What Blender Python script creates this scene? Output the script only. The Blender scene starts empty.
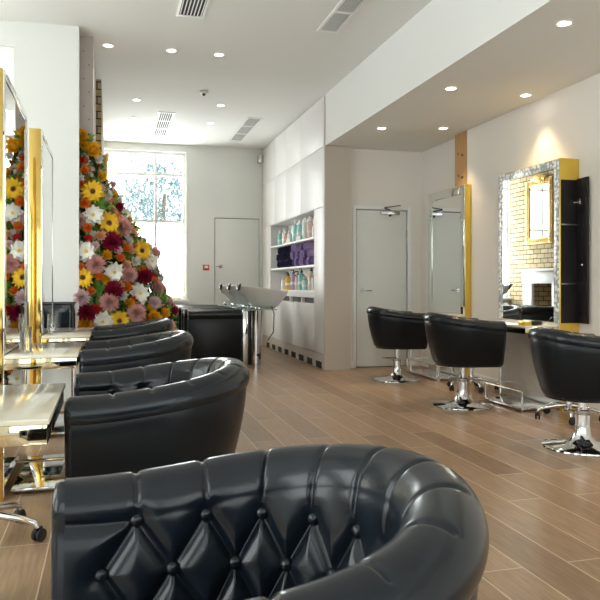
import bpy, bmesh, math, random
from mathutils import Vector, Matrix, noise
random.seed(7)
PI = math.pi
col = bpy.context.scene.collection
H = 3.55          # main ceiling
SOF = 2.89        # soffit over the right-hand chairs

# ------------------------------------------------------------------ materials
def nt(name):
    m = bpy.data.materials.new(name); m.use_nodes = True
    return m, m.node_tree, m.node_tree.nodes['Principled BSDF']
def mat(name, c, rough=.5, metal=0, spec=.5, bump=0, bscale=60, vary=0, vscale=4, trans=0, ior=1.45, coat=0, stretch=(1, 1, 1)):
    m, t, b = nt(name)
    b.inputs['Base Color'].default_value = (*c, 1)
    b.inputs['Roughness'].default_value = rough
    b.inputs['Metallic'].default_value = metal
    b.inputs['Specular IOR Level'].default_value = spec
    b.inputs['Transmission Weight'].default_value = trans
    b.inputs['IOR'].default_value = ior
    b.inputs['Coat Weight'].default_value = coat; b.inputs['Coat Roughness'].default_value = .16
    tc = t.nodes.new('ShaderNodeTexCoord')
    mp = t.nodes.new('ShaderNodeMapping'); mp.inputs['Scale'].default_value = stretch
    t.links.new(tc.outputs['Object'], mp.inputs['Vector'])
    if vary:
        n = t.nodes.new('ShaderNodeTexNoise'); n.inputs['Scale'].default_value = vscale; n.inputs['Detail'].default_value = 5
        t.links.new(mp.outputs[0], n.inputs['Vector'])
        r = t.nodes.new('ShaderNodeMix'); r.data_type = 'RGBA'
        r.inputs[6].default_value = (*[x*(1-vary) for x in c], 1); r.inputs[7].default_value = (*[min(1, x*(1+vary)) for x in c], 1)
        t.links.new(n.outputs['Fac'], r.inputs[0]); t.links.new(r.outputs[2], b.inputs['Base Color'])
    if bump:
        n = t.nodes.new('ShaderNodeTexNoise'); n.inputs['Scale'].default_value = bscale; n.inputs['Detail'].default_value = 3
        t.links.new(mp.outputs[0], n.inputs['Vector'])
        bp = t.nodes.new('ShaderNodeBump'); bp.inputs['Strength'].default_value = bump; bp.inputs['Distance'].default_value = .004
        t.links.new(n.outputs['Fac'], bp.inputs['Height']); t.links.new(bp.outputs[0], b.inputs['Normal'])
    return m
def emit(name, c, s):
    m, t, b = nt(name)
    b.inputs['Base Color'].default_value = (*c, 1)
    b.inputs['Emission Color'].default_value = (*c, 1); b.inputs['Emission Strength'].default_value = s
    return m
def thin_glass(name, tint=(.96, .98, .98), gl=.08):
    m = bpy.data.materials.new(name); m.use_nodes = True; t = m.node_tree; t.nodes.clear()
    o = t.nodes.new('ShaderNodeOutputMaterial'); mx = t.nodes.new('ShaderNodeMixShader')
    a = t.nodes.new('ShaderNodeBsdfTransparent'); a.inputs[0].default_value = (*tint, 1)
    g = t.nodes.new('ShaderNodeBsdfGlossy'); g.inputs['Roughness'].default_value = .02
    mx.inputs[0].default_value = gl
    t.links.new(a.outputs[0], mx.inputs[1]); t.links.new(g.outputs[0], mx.inputs[2]); t.links.new(mx.outputs[0], o.inputs[0])
    return m
def frosted(name):
    m = bpy.data.materials.new(name); m.use_nodes = True; t = m.node_tree; t.nodes.clear()
    o = t.nodes.new('ShaderNodeOutputMaterial'); mx = t.nodes.new('ShaderNodeMixShader')
    a = t.nodes.new('ShaderNodeBsdfTranslucent'); a.inputs[0].default_value = (.96, .97, .97, 1)
    g = t.nodes.new('ShaderNodeBsdfTransparent'); g.inputs[0].default_value = (.95, .96, .96, 1)
    mx.inputs[0].default_value = .3
    t.links.new(a.outputs[0], mx.inputs[1]); t.links.new(g.outputs[0], mx.inputs[2]); t.links.new(mx.outputs[0], o.inputs[0])
    return m
def brick_mat(name, c1, c2, mortar, w, h, ms, ax=('Y', 'Z'), rough=.8, off=.5, grain=0, bump=.3, spec=.3, scale=1):
    m, t, b = nt(name)
    tc = t.nodes.new('ShaderNodeTexCoord'); sp = t.nodes.new('ShaderNodeSeparateXYZ'); cb = t.nodes.new('ShaderNodeCombineXYZ')
    t.links.new(tc.outputs['Object'], sp.inputs[0])
    if ax[0] == 'S':
        ad = t.nodes.new('ShaderNodeMath'); t.links.new(sp.outputs['X'], ad.inputs[0]); t.links.new(sp.outputs['Y'], ad.inputs[1]); t.links.new(ad.outputs[0], cb.inputs[0])
    else:
        t.links.new(sp.outputs[ax[0]], cb.inputs[0])
    ad2 = t.nodes.new('ShaderNodeMath'); ad2.inputs[1].default_value = 10.05 if ax[1] == 'X' else 0
    t.links.new(sp.outputs[ax[1]], ad2.inputs[0]); t.links.new(ad2.outputs[0], cb.inputs[1])
    br = t.nodes.new('ShaderNodeTexBrick'); br.inputs['Scale'].default_value = 1
    br.inputs['Brick Width'].default_value = w; br.inputs['Row Height'].default_value = h
    br.inputs['Mortar Size'].default_value = ms; br.inputs['Mortar Smooth'].default_value = .1; br.offset = off; br.inputs['Bias'].default_value = 0
    br.inputs['Color1'].default_value = (*c1, 1); br.inputs['Color2'].default_value = (*c2, 1); br.inputs['Mortar'].default_value = (*mortar, 1)
    t.links.new(cb.outputs[0], br.inputs['Vector'])
    n = t.nodes.new('ShaderNodeTexNoise'); n.inputs['Detail'].default_value = 6; n.inputs['Scale'].default_value = 6
    mp = t.nodes.new('ShaderNodeMapping')
    if grain: mp.inputs['Scale'].default_value = (.9, 12, 1)
    else: mp.inputs['Scale'].default_value = (3, 3, 3)
    t.links.new(cb.outputs[0], mp.inputs['Vector']); t.links.new(mp.outputs[0], n.inputs['Vector'])
    mx = t.nodes.new('ShaderNodeMix'); mx.data_type = 'RGBA'; mx.blend_type = 'MULTIPLY'; mx.inputs[0].default_value = .55 if grain else .5
    cr = t.nodes.new('ShaderNodeValToRGB'); cr.color_ramp.elements[0].color = (.45, .42, .4, 1); cr.color_ramp.elements[1].color = (1.25, 1.25, 1.25, 1)
    cr.color_ramp.elements[0].position = .25; cr.color_ramp.elements[1].position = .75
    t.links.new(n.outputs['Fac'], cr.inputs[0]); t.links.new(br.outputs['Color'], mx.inputs[6]); t.links.new(cr.outputs[0], mx.inputs[7])
    # the mortar keeps its own colour
    m2 = t.nodes.new('ShaderNodeMix'); m2.data_type = 'RGBA'; m2.inputs[7].default_value = (*mortar, 1)
    t.links.new(br.outputs['Fac'], m2.inputs[0]); t.links.new(mx.outputs[2], m2.inputs[6])
    t.links.new(m2.outputs[2], b.inputs['Base Color'])
    bp = t.nodes.new('ShaderNodeBump'); bp.inputs['Strength'].default_value = bump; bp.inputs['Distance'].default_value = .003 if grain else .012; bp.invert = True
    t.links.new(br.outputs['Fac'], bp.inputs['Height']); t.links.new(bp.outputs[0], b.inputs['Normal'])
    b.inputs['Roughness'].default_value = rough; b.inputs['Specular IOR Level'].default_value = spec
    return m
def bead_mat(name):
    m, t, b = nt(name)
    tc = t.nodes.new('ShaderNodeTexCoord'); v = t.nodes.new('ShaderNodeTexVoronoi'); v.inputs['Scale'].default_value = 30; v.inputs['Randomness'].default_value = .8
    t.links.new(tc.outputs['Object'], v.inputs['Vector'])
    cr = t.nodes.new('ShaderNodeValToRGB'); cr.color_ramp.interpolation = 'EASE'
    cr.color_ramp.elements[0].color = (.92, .94, .94, 1); cr.color_ramp.elements[1].color = (.42, .47, .50, 1)
    cr.color_ramp.elements[0].position = .40; cr.color_ramp.elements[1].position = .60
    t.links.new(v.outputs['Distance'], cr.inputs[0]); t.links.new(cr.outputs[0], b.inputs['Base Color'])
    b.inputs['Metallic'].default_value = 0; b.inputs['Roughness'].default_value = .15
    return m

M = dict(
    wall=mat('wall_paint', (.78, .80, .78), .85, bump=.05, bscale=200),
    ceil=mat('ceiling_paint', (.79, .80, .78), .9),
    lamp_tint_wall=mat('lamp_tinted_wall_paint', (.80, .77, .72), .85, bump=.05, bscale=200),  # wall paint with the downlights' warm cast put into its colour
    lam=mat('satin_laminate', (.80, .79, .79), .42, spec=.5),
    lamside=mat('matt_taupe_panel', (.56, .50, .44), .6),
    white=mat('white_lacquer', (.86, .87, .86), .4),
    doorp=mat('door_paint', (.74, .76, .73), .5),
    gap=mat('shadow_gap', (.12, .11, .10), .8),
    floor=brick_mat('wood_plank_tile', (.43, .285, .175), (.29, .185, .110), (.66, .52, .38), 1.2, .2, .003, ('Y', 'X'), .30, .37, 1, .25, .5),
    brick=brick_mat('yellow_stock_brick', (.52, .42, .24), (.38, .29, .16), (.045, .04, .035), .225, .088, .008, ('S', 'Z')),
    brickred=brick_mat('ochre_firebox_brick', (.55, .34, .12), (.42, .24, .09), (.09, .07, .06), .225, .088, .008, ('S', 'Z')),
    concrete=mat('pink_grey_plaster', (.50, .44, .42), .85, bump=.4, bscale=25, vary=.12, vscale=7),
    timber=mat('pale_timber', (.50, .30, .14), .6, vary=.3, vscale=6, stretch=(8, 8, .6)),
    leather=mat('black_leather', (.0050, .0088, .0138), .25, spec=.42, bump=.03, bscale=240, coat=.14),  # blue in the base colour stands in for the windows' cool reflection
    leather2=mat('black_leather_flat', (.0050, .0075, .0105), .30, spec=.32, bump=.05, bscale=200),
    chrome=mat('polished_chrome', (.78, .79, .80), .07, 1),
    satin=mat('satin_steel_panel', (.62, .61, .59), .32, .85),
    steel=mat('brushed_steel', (.55, .56, .57), .25, 1),
    darkmetal=mat('dark_metal', (.06, .06, .065), .35, .8),
    brass=mat('polished_brass', (.78, .56, .17), .10, 1, bump=.05, bscale=8),
    gold=mat('gold_lacquer', (.82, .58, .10), .28, .7),
    mirror=mat('mirror_silver', (.90, .93, .92), .012, 1),
    apron=mat('mirrored_apron', (.80, .73, .50), .05, 1),  # gold tint painted in for warm reflections on the mirrored edge
    bevel=mat('bevelled_mirror_edge', (.84, .88, .86), .06, 1),
    bead=bead_mat('crystal_beading'),
    shelf=mat('cream_stone_top', (.88, .83, .68), .10, spec=.6, vary=.12, vscale=5),
    black=mat('black_plastic', (.015, .015, .017), .4),
    blackint=mat('black_laminate', (.012, .010, .011), .45),
    rubber=mat('black_rubber', (.02, .02, .022), .6),
    basin=mat('grey_white_ceramic', (.74, .73, .71), .12, spec=.6),
    glass=thin_glass('window_glass'),
    frost=frosted('frosted_film'),
    crystal=mat('cut_crystal', (.95, .97, .97), .03, trans=1, ior=1.5),
    tray=mat('green_glass', (.55, .80, .76), .03, trans=.85, ior=1.45),
    red=mat('red_plastic', (.65, .05, .04), .4),
    lamp=emit('downlight_lens', (1, .93, .82), 14),
    vent=mat('vent_white', (.72, .72, .70), .5),
    ventdark=mat('vent_dark', (.03, .03, .03), .8),
    ltree=mat('glare_paled_leaf', (.30, .42, .45), .6, vary=.3, vscale=3),  # leaf colour paled towards blue to imitate outdoor glare
    trunk=mat('bark', (.2, .15, .1), .9, vary=.3),
    render=mat('pale_render', (.8, .8, .78), .9),
    paving=mat('pale_paving', (.55, .55, .52), .9, vary=.1),
    gildf=mat('carved_gilt', (.50, .32, .10), .42, .8, bump=1, bscale=30),
)

# ------------------------------------------------------------------ mesh helpers
class MB:
    def __init__(s): s.b = bmesh.new()
    def box(s, x0, x1, y0, y1, z0, z1, bev=0, seg=2, mx=None):
        r = bmesh.ops.create_cube(s.b, size=1)['verts']
        bmesh.ops.scale(s.b, vec=(abs(x1-x0), abs(y1-y0), abs(z1-z0)), verts=r)
        bmesh.ops.translate(s.b, vec=((x0+x1)/2, (y0+y1)/2, (z0+z1)/2), verts=r)
        if bev:
            es = list({e for v in r for e in v.link_edges})
            o = bmesh.ops.bevel(s.b, geom=es, offset=bev, segments=seg, profile=.5, affect='EDGES')
            r = list({v for f in o['faces'] for v in f.verts} | {v for v in r if v.is_valid})
            if mx:
                isl = set(r)
                stack = list(r)
                while stack:
                    v = stack.pop()
                    for e in v.link_edges:
                        w = e.other_vert(v)
                        if w not in isl: isl.add(w); stack.append(w)
                r = list(isl)
        if mx: bmesh.ops.transform(s.b, matrix=mx, verts=r)
        return s
    def tube(s, pts, r, n=12, closed=False, cap=True):
        P = [Vector(p) for p in pts]; m = len(P); rings = []
        rr = r if isinstance(r, (list, tuple)) else [r]*m
        up = None
        for i, p in enumerate(P):
            a = P[(i-1) % m] if (closed or i > 0) else p
            c = P[(i+1) % m] if (closed or i < m-1) else p
            t = (c-a).normalized()
            if up is None:
                up = Vector((0, 0, 1)) if abs(t.z) < .9 else Vector((1, 0, 0))
            x = up.cross(t)
            if x.length < 1e-5: x = Vector((1, 0, 0)).cross(t)
            x.normalize(); y = t.cross(x); up = y
            rings.append([s.b.verts.new(p + rr[i]*(math.cos(2*PI*k/n)*x + math.sin(2*PI*k/n)*y)) for k in range(n)])
        for i in range(m if closed else m-1):
            A, B = rings[i], rings[(i+1) % m]
            for k in range(n): s.b.faces.new((A[k], A[(k+1) % n], B[(k+1) % n], B[k]))
        if cap and not closed:
            s.b.faces.new(rings[0][::-1]); s.b.faces.new(rings[-1])
        return s
    def lathe(s, prof, n=24, c=(0, 0, 0), mx=None):
        rings = []; vs = []
        for r, z in prof:
            if r < 1e-6:
                v = s.b.verts.new((c[0], c[1], c[2]+z)); rings.append([v]); vs.append(v)
            else:
                R = [s.b.verts.new((c[0]+r*math.cos(2*PI*k/n), c[1]+r*math.sin(2*PI*k/n), c[2]+z)) for k in range(n)]
                rings.append(R); vs += R
        for A, B in zip(rings, rings[1:]):
            if len(A) == 1 and len(B) == 1: continue
            for k in range(n):
                k2 = (k+1) % n
                if len(A) == 1: s.b.faces.new((A[0], B[k2], B[k]))
                elif len(B) == 1: s.b.faces.new((A[k], A[k2], B[0]))
                else: s.b.faces.new((A[k], A[k2], B[k2], B[k]))
        if mx: bmesh.ops.transform(s.b, matrix=mx, verts=vs)
        return s
    def ball(s, c, r, sc=(1, 1, 1), u=12, v=8):
        o = bmesh.ops.create_uvsphere(s.b, u_segments=u, v_segments=v, radius=r)['verts']
        bmesh.ops.scale(s.b, vec=sc, verts=o); bmesh.ops.translate(s.b, vec=c, verts=o)
        return s
    def poly(s, pts, z0, z1):
        a = [s.b.verts.new((x, y, z0)) for x, y in pts]; b = [s.b.verts.new((x, y, z1)) for x, y in pts]; n = len(a)
        for i in range(n): s.b.faces.new((a[i], a[(i+1) % n], b[(i+1) % n], b[i]))
        s.b.faces.new(a[::-1]); s.b.faces.new(b)
        return s
    def grid(s, rows):
        V = [[s.b.verts.new(p) for p in r] for r in rows]
        for A, B in zip(V, V[1:]):
            for k in range(len(A)-1): s.b.faces.new((A[k], A[k+1], B[k+1], B[k]))
        return V
    def build(s, name, m, parent=None, sharp=35, loc=None, fix=True):
        if fix: bmesh.ops.recalc_face_normals(s.b, faces=s.b.faces)
        me = bpy.data.meshes.new(name); s.b.to_mesh(me); s.b.free()
        for p in me.polygons: p.use_smooth = True
        me.set_sharp_from_angle(angle=math.radians(sharp))
        me.materials.append(M[m] if isinstance(m, str) else m)
        o = bpy.data.objects.new(name, me); col.objects.link(o)
        if parent: o.parent = parent
        if loc: o.location = loc
        return o
def tag(o, label=None, cat=None, group=None, kind=None):
    if label: o['label'] = label
    if cat: o['category'] = cat
    if group: o['group'] = group
    if kind: o['kind'] = kind
    return o
def empty(name, loc=(0, 0, 0), rz=0, **k):
    o = bpy.data.objects.new(name, None); col.objects.link(o); o.empty_display_size = .1
    o.location = loc; o.rotation_euler = (0, 0, rz); tag(o, **k)
    return o
def dup(o, parent=None):
    c = o.copy(); col.objects.link(c)
    if parent: c.parent = parent
    for ch in list(o.children): dup(ch, c)
    return c
def struct(name, mb, m, parent=None):
    o = mb.build(name, m, parent)
    if not parent: o['kind'] = 'structure'
    return o
def wallbox(name, m, *bx):
    b = MB()
    for q in bx: b.box(*q)
    return struct(name, b, m)
ORD = ['first', 'second', 'third', 'fourth', 'fifth', 'sixth', 'seventh', 'eighth', 'ninth', 'tenth', 'eleventh', 'twelfth']

# ------------------------------------------------------------------ room shell
YB, YF, XL, XR = 12.4, -2.6, -3.2, 4.0
struct('floor', MB().box(XL-.1, XR+.3, YF-.1, 7.2, -.1, 0).box(-1.0, XR+.3, 7.2, YB+.3, -.1, 0), 'floor')
struct('ceiling', MB().box(XL-.1, XR+.3, YF-.1, 7.2, H, H+.1).box(-1.0, XR+.3, 7.2, YB+.3, H, H+.1), 'ceil')
# soffit with its beam face
struct('trim_1', MB().box(2.68, XR+.1, YF, 8.72, SOF, H), 'ceil')
# right wall, with a slightly set-back part behind the timber post
wallbox('wall_right', 'lamp_tint_wall', (XR, XR+.2, YF, 7.6, 0, SOF), (XR+.07, XR+.2, 7.6, 8.8, 0, SOF))
struct('trim_2', MB().box(XR-.005, XR+.1, 7.33, 7.62, 2.1, SOF-.002), 'timber')
b = MB()
for z in (2.62, 2.36):
    b.ball((XR-.008, 7.43, z), .016, u=10, v=6); b.ball((XR-.008, 7.53, z+.03), .010, u=10, v=6)
b.build('knot', 'trunk', bpy.data.objects['trim_2'])
# wall with the plain door, right
DX0, DX1, DZ = 3.14, 3.86, 2.09
wallbox('wall_right_back', 'lamp_tint_wall', (2.98, DX0-.01, 8.72, 8.86, 0, SOF), (DX1+.01, XR+.2, 8.72, 8.86, 0, SOF), (DX0-.01, DX1+.01, 8.72, 8.86, DZ+.01, SOF))
d = empty('door_1', (DX0, 8.72, 0), kind='structure')
MB().box(.004, .716, .012, .05, .01, DZ-.004, .003).build('door_leaf', 'doorp', d)
MB().box(-.008, .728, .05, .06, 0, DZ+.008).build('backing', 'gap', d)
h = MB(); h.lathe([(0, 0), (.026, 0), (.026, .01), (0, .01)], 20, mx=Matrix.Translation((.08, .012, 1.02)) @ Matrix.Rotation(PI/2, 4, 'X'))
h.tube([(.08, .01, 1.02), (.08, -.04, 1.02), (.10, -.045, 1.02), (.20, -.045, 1.02)], .009, 10); h.build('door_handle', 'steel', d)
cl = MB(); cl.box(.34, .60, -.045, .012, 2.03, 2.085, .004).build('door_closer', 'steel', d)
k = bpy.data.objects['door_closer']
MB().tube([(.47, -.03, 2.09), (.36, -.09, 2.11), (.38, -.09, 2.12)], .008, 8).tube([(.36, -.09, 2.115), (.62, -.01, 2.16)], .007, 8).build('closer_arm', 'darkmetal', k)
MB().ball((.46, -.04, 2.02), .018).build('adjuster_knob', 'black', k)
for z in (1.78, .3):
    MB().tube([(.722, .0, z-.05), (.722, .0, z+.05)], .008, 8).build('hinge', 'steel', d)
MB().box(2.98, DX0-.05, 8.708, 8.72, 0, .09, .003).build('baseboard_back_right', 'white')['kind'] = 'structure'
MB().box(DX1+.05, XR+.07, 8.708, 8.72, 0, .09, .003).build('baseboard_door_side', 'white')['kind'] = 'structure'
MB().box(XR-.012, XR, YF, 7.6, 0, .09, .003).build('baseboard_right', 'white')['kind'] = 'structure'
b = MB()
for x0, x1, z0, z1 in ((DX0-.055, DX0-.01, 0, DZ+.05), (DX1+.01, DX1+.055, 0, DZ+.05), (DX0-.01, DX1+.01, DZ+.01, DZ+.05)): b.box(x0, x1, 8.708, 8.72, z0, z1, .002)
struct('trim_3', b, 'white')
# back wall with its tall window and a flush door
WX0, WX1, WZ0, WZ1 = -.12, 1.29, .84, 3.42
BX0, BX1, BZ = 1.80, 2.60, 2.28
wallbox('wall_back', 'wall', (-1.0, WX0, YB, YB+.25, 0, H), (WX0, WX1, YB, YB+.25, 0, WZ0), (WX0, WX1, YB, YB+.25, WZ1, H), (WX1, BX0-.008, YB, YB+.25, 0, H),
        (BX1+.008, XR+.2, YB, YB+.25, 0, H), (BX0-.008, BX1+.008, YB, YB+.25, BZ+.008, H))
d = empty('door_2', (BX0, YB, 0), kind='structure')
MB().box(.002, .798, .012, .05, .01, BZ-.004, .003).build('door_leaf', 'doorp', d)
MB().box(-.008, .808, .05, .06, 0, BZ+.008).build('backing', 'gap', d)
MB().ball((.10, -.05, 1.42), .035, (1, .7, 1)).tube([(.10, .012, 1.42), (.10, -.04, 1.42)], .014, 10).tube([(.10, -.05, 1.42), (.02, -.05, 1.42)], .008, 8).build('door_handle', 'steel', d)
w = empty('window_1', (WX0, YB, WZ0), kind='structure')
ww, wh = WX1-WX0, WZ1-WZ0
b = MB()
for x in (0, .90-.03, ww-.05): b.box(x, x+(.05 if x != .87 else .045), .08, .14, 0, wh)
for z in (0, 1.34, wh-.42, wh-.05): b.box(0, ww, .082, .138, z, z+.045)
b.build('window_frame', 'white', w)
MB().box(.02, ww-.02, .105, .111, 1.36, wh-.02).build('pane', 'glass', w)
MB().box(.02, ww-.02, .105, .111, .02, 1.36).build('frosted_pane', 'frost', w)
MB().box(-.02, ww+.04, -.10, .08, -.05, -.005, .006).build('window_sill', 'white', w)
# left outer wall with windows
LW = [(-1.2, 1.2), (2.0, 4.4), (5.0, 6.8)]
YL = 7.17
bx = [(XL-.2, XL, YF, YL, 0, .5), (XL-.2, XL, YF, YL, 3.3, H)]
ys = [YF]+[v for p in LW for v in p]+[YL]
for i in range(0, len(ys), 2): bx.append((XL-.2, XL, ys[i], ys[i+1], .5, 3.3))
wallbox('wall_left', 'wall', *bx)
def side_window(n, y0, y1):
    w = empty('window_%d' % n, (XL, y0, .5), kind='structure'); L = y1-y0
    b = MB()
    for y in (0, L/2-.025, L-.05): b.box(-.12, -.06, y, y+.05, 0, 2.8)
    for z in (0, 2.0, 2.75): b.box(-.118, -.062, 0, L, z, z+.05)
    b.build('window_frame', 'white', w)
    MB().box(-.095, -.09, .02, L-.02, .02, 2.78).build('pane', 'glass', w)
for n, (a, c) in enumerate(LW): side_window(n+2, a, c)
# wall in line with the square column, with the bright window left of it
CX0, CX1, CY = -.86, -.285, 6.97
wallbox('wall_alcove', 'wall', (XL, -2.4, CY+.02, CY+.2, 0, H), (-2.4, CX0, CY+.02, CY+.2, 3.32, H), (-2.4, CX0, CY+.02, CY+.2, 0, .4))
w = empty('window_5', (-2.4, CY+.06, .4), kind='structure')
b = MB()
for x in (0, .75, 1.48): b.box(x, x+.05, 0, .05, 0, 2.92)
for z in (0, 2.2, 2.87): b.box(0, 1.53, .002, .048, z, z+.05)
b.build('window_frame', 'white', w)
MB().box(.02, 1.51, .02, .026, .02, 2.9).build('pane', 'frost', w)
wallbox('wall_column', 'wall', (CX0, CX1, CY, CY+.22, 0, H))
# plaster pier and brick chimney breast beyond the column
o = struct('wall_pier', MB().box(-.95, -.16, 7.22, 8.5, 0, H), 'concrete')
b = MB()
for i in range(12): b.ball((-.2, 7.218, .3+i*.27), .006, u=8, v=6).ball((-.25, 7.218, .43+i*.27), .006, u=8, v=6)
b.build('screw_heads', 'darkmetal', o)
FY0, FY1, FZ = 10.93, 11.55, 1.12      # firebox opening
b = MB().box(-.9, -.10, 8.70, FY0, 0, H).box(-.9, -.10, FY1, YB, 0, H).box(-.9, -.10, FY0, FY1, FZ, H)
struct('wall_brick', b, 'brick')
struct('trim_4', MB().box(-.9, -.5, FY0, FY1, 0, FZ), 'brickred')
# wall behind the camera: shop front
bx = [(XL, XR+.2, YF-.2, YF, 0, .45), (XL, XR+.2, YF-.2, YF, 3.2, H)]
for x0, x1 in ((XL, -2.8), (-.5, -.1), (2.2, 2.6), (3.9, 4.2)): bx.append((x0, x1, YF-.2, YF, .45, 3.2))
wallbox('wall_front', 'wall', *bx)
for n, (x0, x1) in enumerate(((-2.8, -.5), (-.1, 2.2), (2.6, 3.9))):
    w = empty('window_%d' % (n+6), (x0, YF, .45), kind='structure'); L = x1-x0
    b = MB()
    for x in (0, L/2-.025, L-.05): b.box(x, x+.05, -.12, -.06, 0, 2.75)
    for z in (0, 2.7): b.box(0, L, -.118, -.062, z, z+.05)
    b.build('window_frame', 'darkmetal', w)
    MB().box(.02, L-.02, -.095, -.09, .02, 2.73).build('pane', 'glass', w)

# ------------------------------------------------------------------ built-in cabinet wall
cab = empty('storage_cabinet', (2.66, 8.60, 0), label='tall white built-in cabinet wall with open product shelves and a taupe end panel', cat='cabinet')
DEP = .36; CL = YB-8.60-.01
y = lambda Y: Y-8.60
MB().box(0, DEP, -.006, .03, 0, SOF-.004).build('end_panel', 'lamside', cab)
OY0, OY1, OZ0, OZ1 = y(9.07), y(11.72), .99, 2.11
b = MB().box(.02, DEP, .03, OY0, .0, H-.01).box(.02, DEP, OY1, CL, 0, H-.01).box(.02, DEP, OY0, OY1, OZ1, H-.01).box(.02, DEP, OY0, OY1, 0, .84)
b.box(.30, DEP, OY0, OY1, .84, OZ1).box(.004, .30, OY0, OY1, .92, OZ0)
b.build('carcass', 'lam', cab)
MB().box(.045, .055, OY0, OY1, .84, .92).build('slot_shade_sheet', 'gap', cab)  # dark sheet standing in for the shade inside the slots
for q in range(5):
    yy = OY0+q*(OY1-OY0)/4; MB().box(.004, .06, max(OY0, yy-.03), min(OY1, yy+.03), .84, .92).build('slot_divider', 'lam', cab)
MB().box(.0, .31, OY0-.0, OY1, OZ0, OZ0+.025, .003).build('counter', 'white', cab)
for z in (1.37, 1.75): MB().box(.0, .30, OY0, OY1, z-.03, z, .003).build('shelf', 'white', cab)
def door(y0, y1, z0, z1, nm='cabinet_door'):
    MB().box(-.002, .018, y0+.003, y1-.003, z0+.003, z1-.003, .0015).build(nm, 'lam', cab)
ups = [.03, y(9.75), y(10.65), y(11.4), CL]
for a, c in zip(ups, ups[1:]):
    door(a, c, SOF, H-.012); door(a, c, OZ1+.0, SOF)
door(.03, OY0, .2, OZ1, 'front_panel'); door(OY1, CL, .2, OZ1, 'front_panel')
low = [OY0, y(10.2), OY1]
for a, c in zip(low, low[1:]): door(a, c, .2, .84)
b = MB()
nts = [(.12+i*.44, .12+i*.44+.30) for i in range(8)]
yy = .03
b.box(.0, .02, .03, CL, .09, .195)
for a, c in nts: b.box(.0, .02, yy, a, 0, .09); yy = c
b.box(.0, .02, yy, CL, 0, .09); b.build('plinth', 'lamside', cab)
MB().box(.012, .0195, .03, CL, 0, .089).build('plinth_vent_shadow', 'ventdark', cab)
struct('wall_cabinet_side', MB().box(2.66+DEP+.005, 3.16, 8.87, YB, 0, H), 'wall')

# bottles
def bottle_mat(name, c): return mat(name, c, .25, spec=.5)
BM = dict(teal=bottle_mat('teal_plastic', (.25, .60, .58)), aqua=bottle_mat('aqua_plastic', (.45, .74, .72)), white=bottle_mat('white_plastic', (.8, .8, .78)),
          salmon=bottle_mat('salmon_plastic', (.78, .42, .32)), pink=bottle_mat('pink_plastic', (.80, .56, .50)), amber=bottle_mat('amber_plastic', (.85, .50, .06)),
          lilac=bottle_mat('lilac_plastic', (.50, .36, .62)), cream=bottle_mat('cream_plastic', (.78, .72, .60)), red=bottle_mat('dark_red_plastic', (.5, .1, .08)))
XS = 2.66
def bottle(Y, z, r, h, c, label, pump, off, group):
    e = empty('pump_bottle' if pump else 'product_bottle', (XS+off, Y, z), rz=random.uniform(-.5, .5), label=label, cat='bottle', group=group)
    MB().lathe([(0, 0), (r*.95, 0), (r, .01), (r, h*.66), (r*.85, h*.76), (r*.38, h*.82), (r*.36, h*.86), (0, h*.86)], 18).build('bottle_body', BM[c], e)
    if pump:
        MB().lathe([(0, h*.85), (r*.42, h*.85), (r*.42, h*.92), (r*.14, h*.93), (r*.14, h*1.05), (0, h*1.05)], 12).tube([(0, 0, h*1.04), (-.05, 0, h*1.03)], .008, 8).build('pump', 'black', e)
    else:
        MB().lathe([(0, h*.84), (r*.5, h*.84), (r*.48, h), (0, h)], 14).build('cap', BM['white'] if c != 'white' else M['steel'], e)
    MB().lathe([(r*1.012, h*.28), (r*1.012, h*.42)], 18).build('bottle_label', BM['white'], e)
    return e
# top shelf (far to near)
tops = [(11.45, 'teal', .22), (11.27, 'aqua', .24), (11.09, 'pink', .20), (10.93, 'salmon', .20), (10.77, 'white', .17), (10.60, 'teal', .25), (10.46, 'aqua', .30), (10.31, 'teal', .29), (10.16, 'aqua', .27),
        (10.0, 'teal', .30), (9.86, 'white', .28), (9.72, 'salmon', .30), (9.60, 'pink', .27), (9.47, 'white', .21), (9.34, 'pink', .15), (9.20, 'salmon', .12)]
seen = {}
for i, (Y, c, h) in enumerate(tops):
    seen[c] = seen.get(c, 0)+1
    bottle(Y, 1.75, .042, h*1.13, c, '%s %s product bottle on the top shelf, the %s %s one from the window end' % ('tall' if h > .24 else 'short', c, ORD[seen[c]-1], c), False, .10+.03*(i % 2), 'bottles on the top shelf')
lows = [(11.25, 'cream', .22, 0), (10.95, 'amber', .26, 1), (10.62, 'lilac', .30, 1), (10.36, 'pink', .27, 1), (10.15, 'teal', .31, 1), (9.95, 'aqua', .2, 0), (9.62, 'cream', .32, 1), (9.44, 'white', .24, 0), (9.24, 'white', .24, 1)]
nm = ['cream capped bottle furthest left beside the amber one', 'amber yellow pump bottle', 'lilac purple pump bottle', 'pale pink pump bottle between the lilac and teal ones', 'teal green pump bottle with black pump', 'short pale aqua bottle right of the teal pump bottle',
      'cream pump bottle with black pump standing right of the aqua bottle', 'small white capped bottle right of the cream pump bottle', 'white pump bottle nearest the end panel']
for (Y, c, h, p), L in zip(lows, nm): bottle(Y, OZ0+.025, .05, h, c, L+' on the lower shelf', bool(p), .12, 'bottles on the lower shelf')
# price cards on the top shelf edge
for i, Y in enumerate((10.55, 9.95)):
    MB().box(XS+.01, XS+.016, Y-.13, Y+.13, 1.751, 1.81).tube([(XS+.02, Y-.1, 1.755), (XS+.04, Y-.1, 1.755)], .004, 6).build('price_card', BM['white']).update_tag()
    tag(bpy.data.objects['price_card' if i == 0 else 'price_card.001'], 'small white card standing on the top shelf edge, the %s of the two' % ('left' if i == 0 else 'right'), 'card', 'cards on the top shelf')
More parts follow.
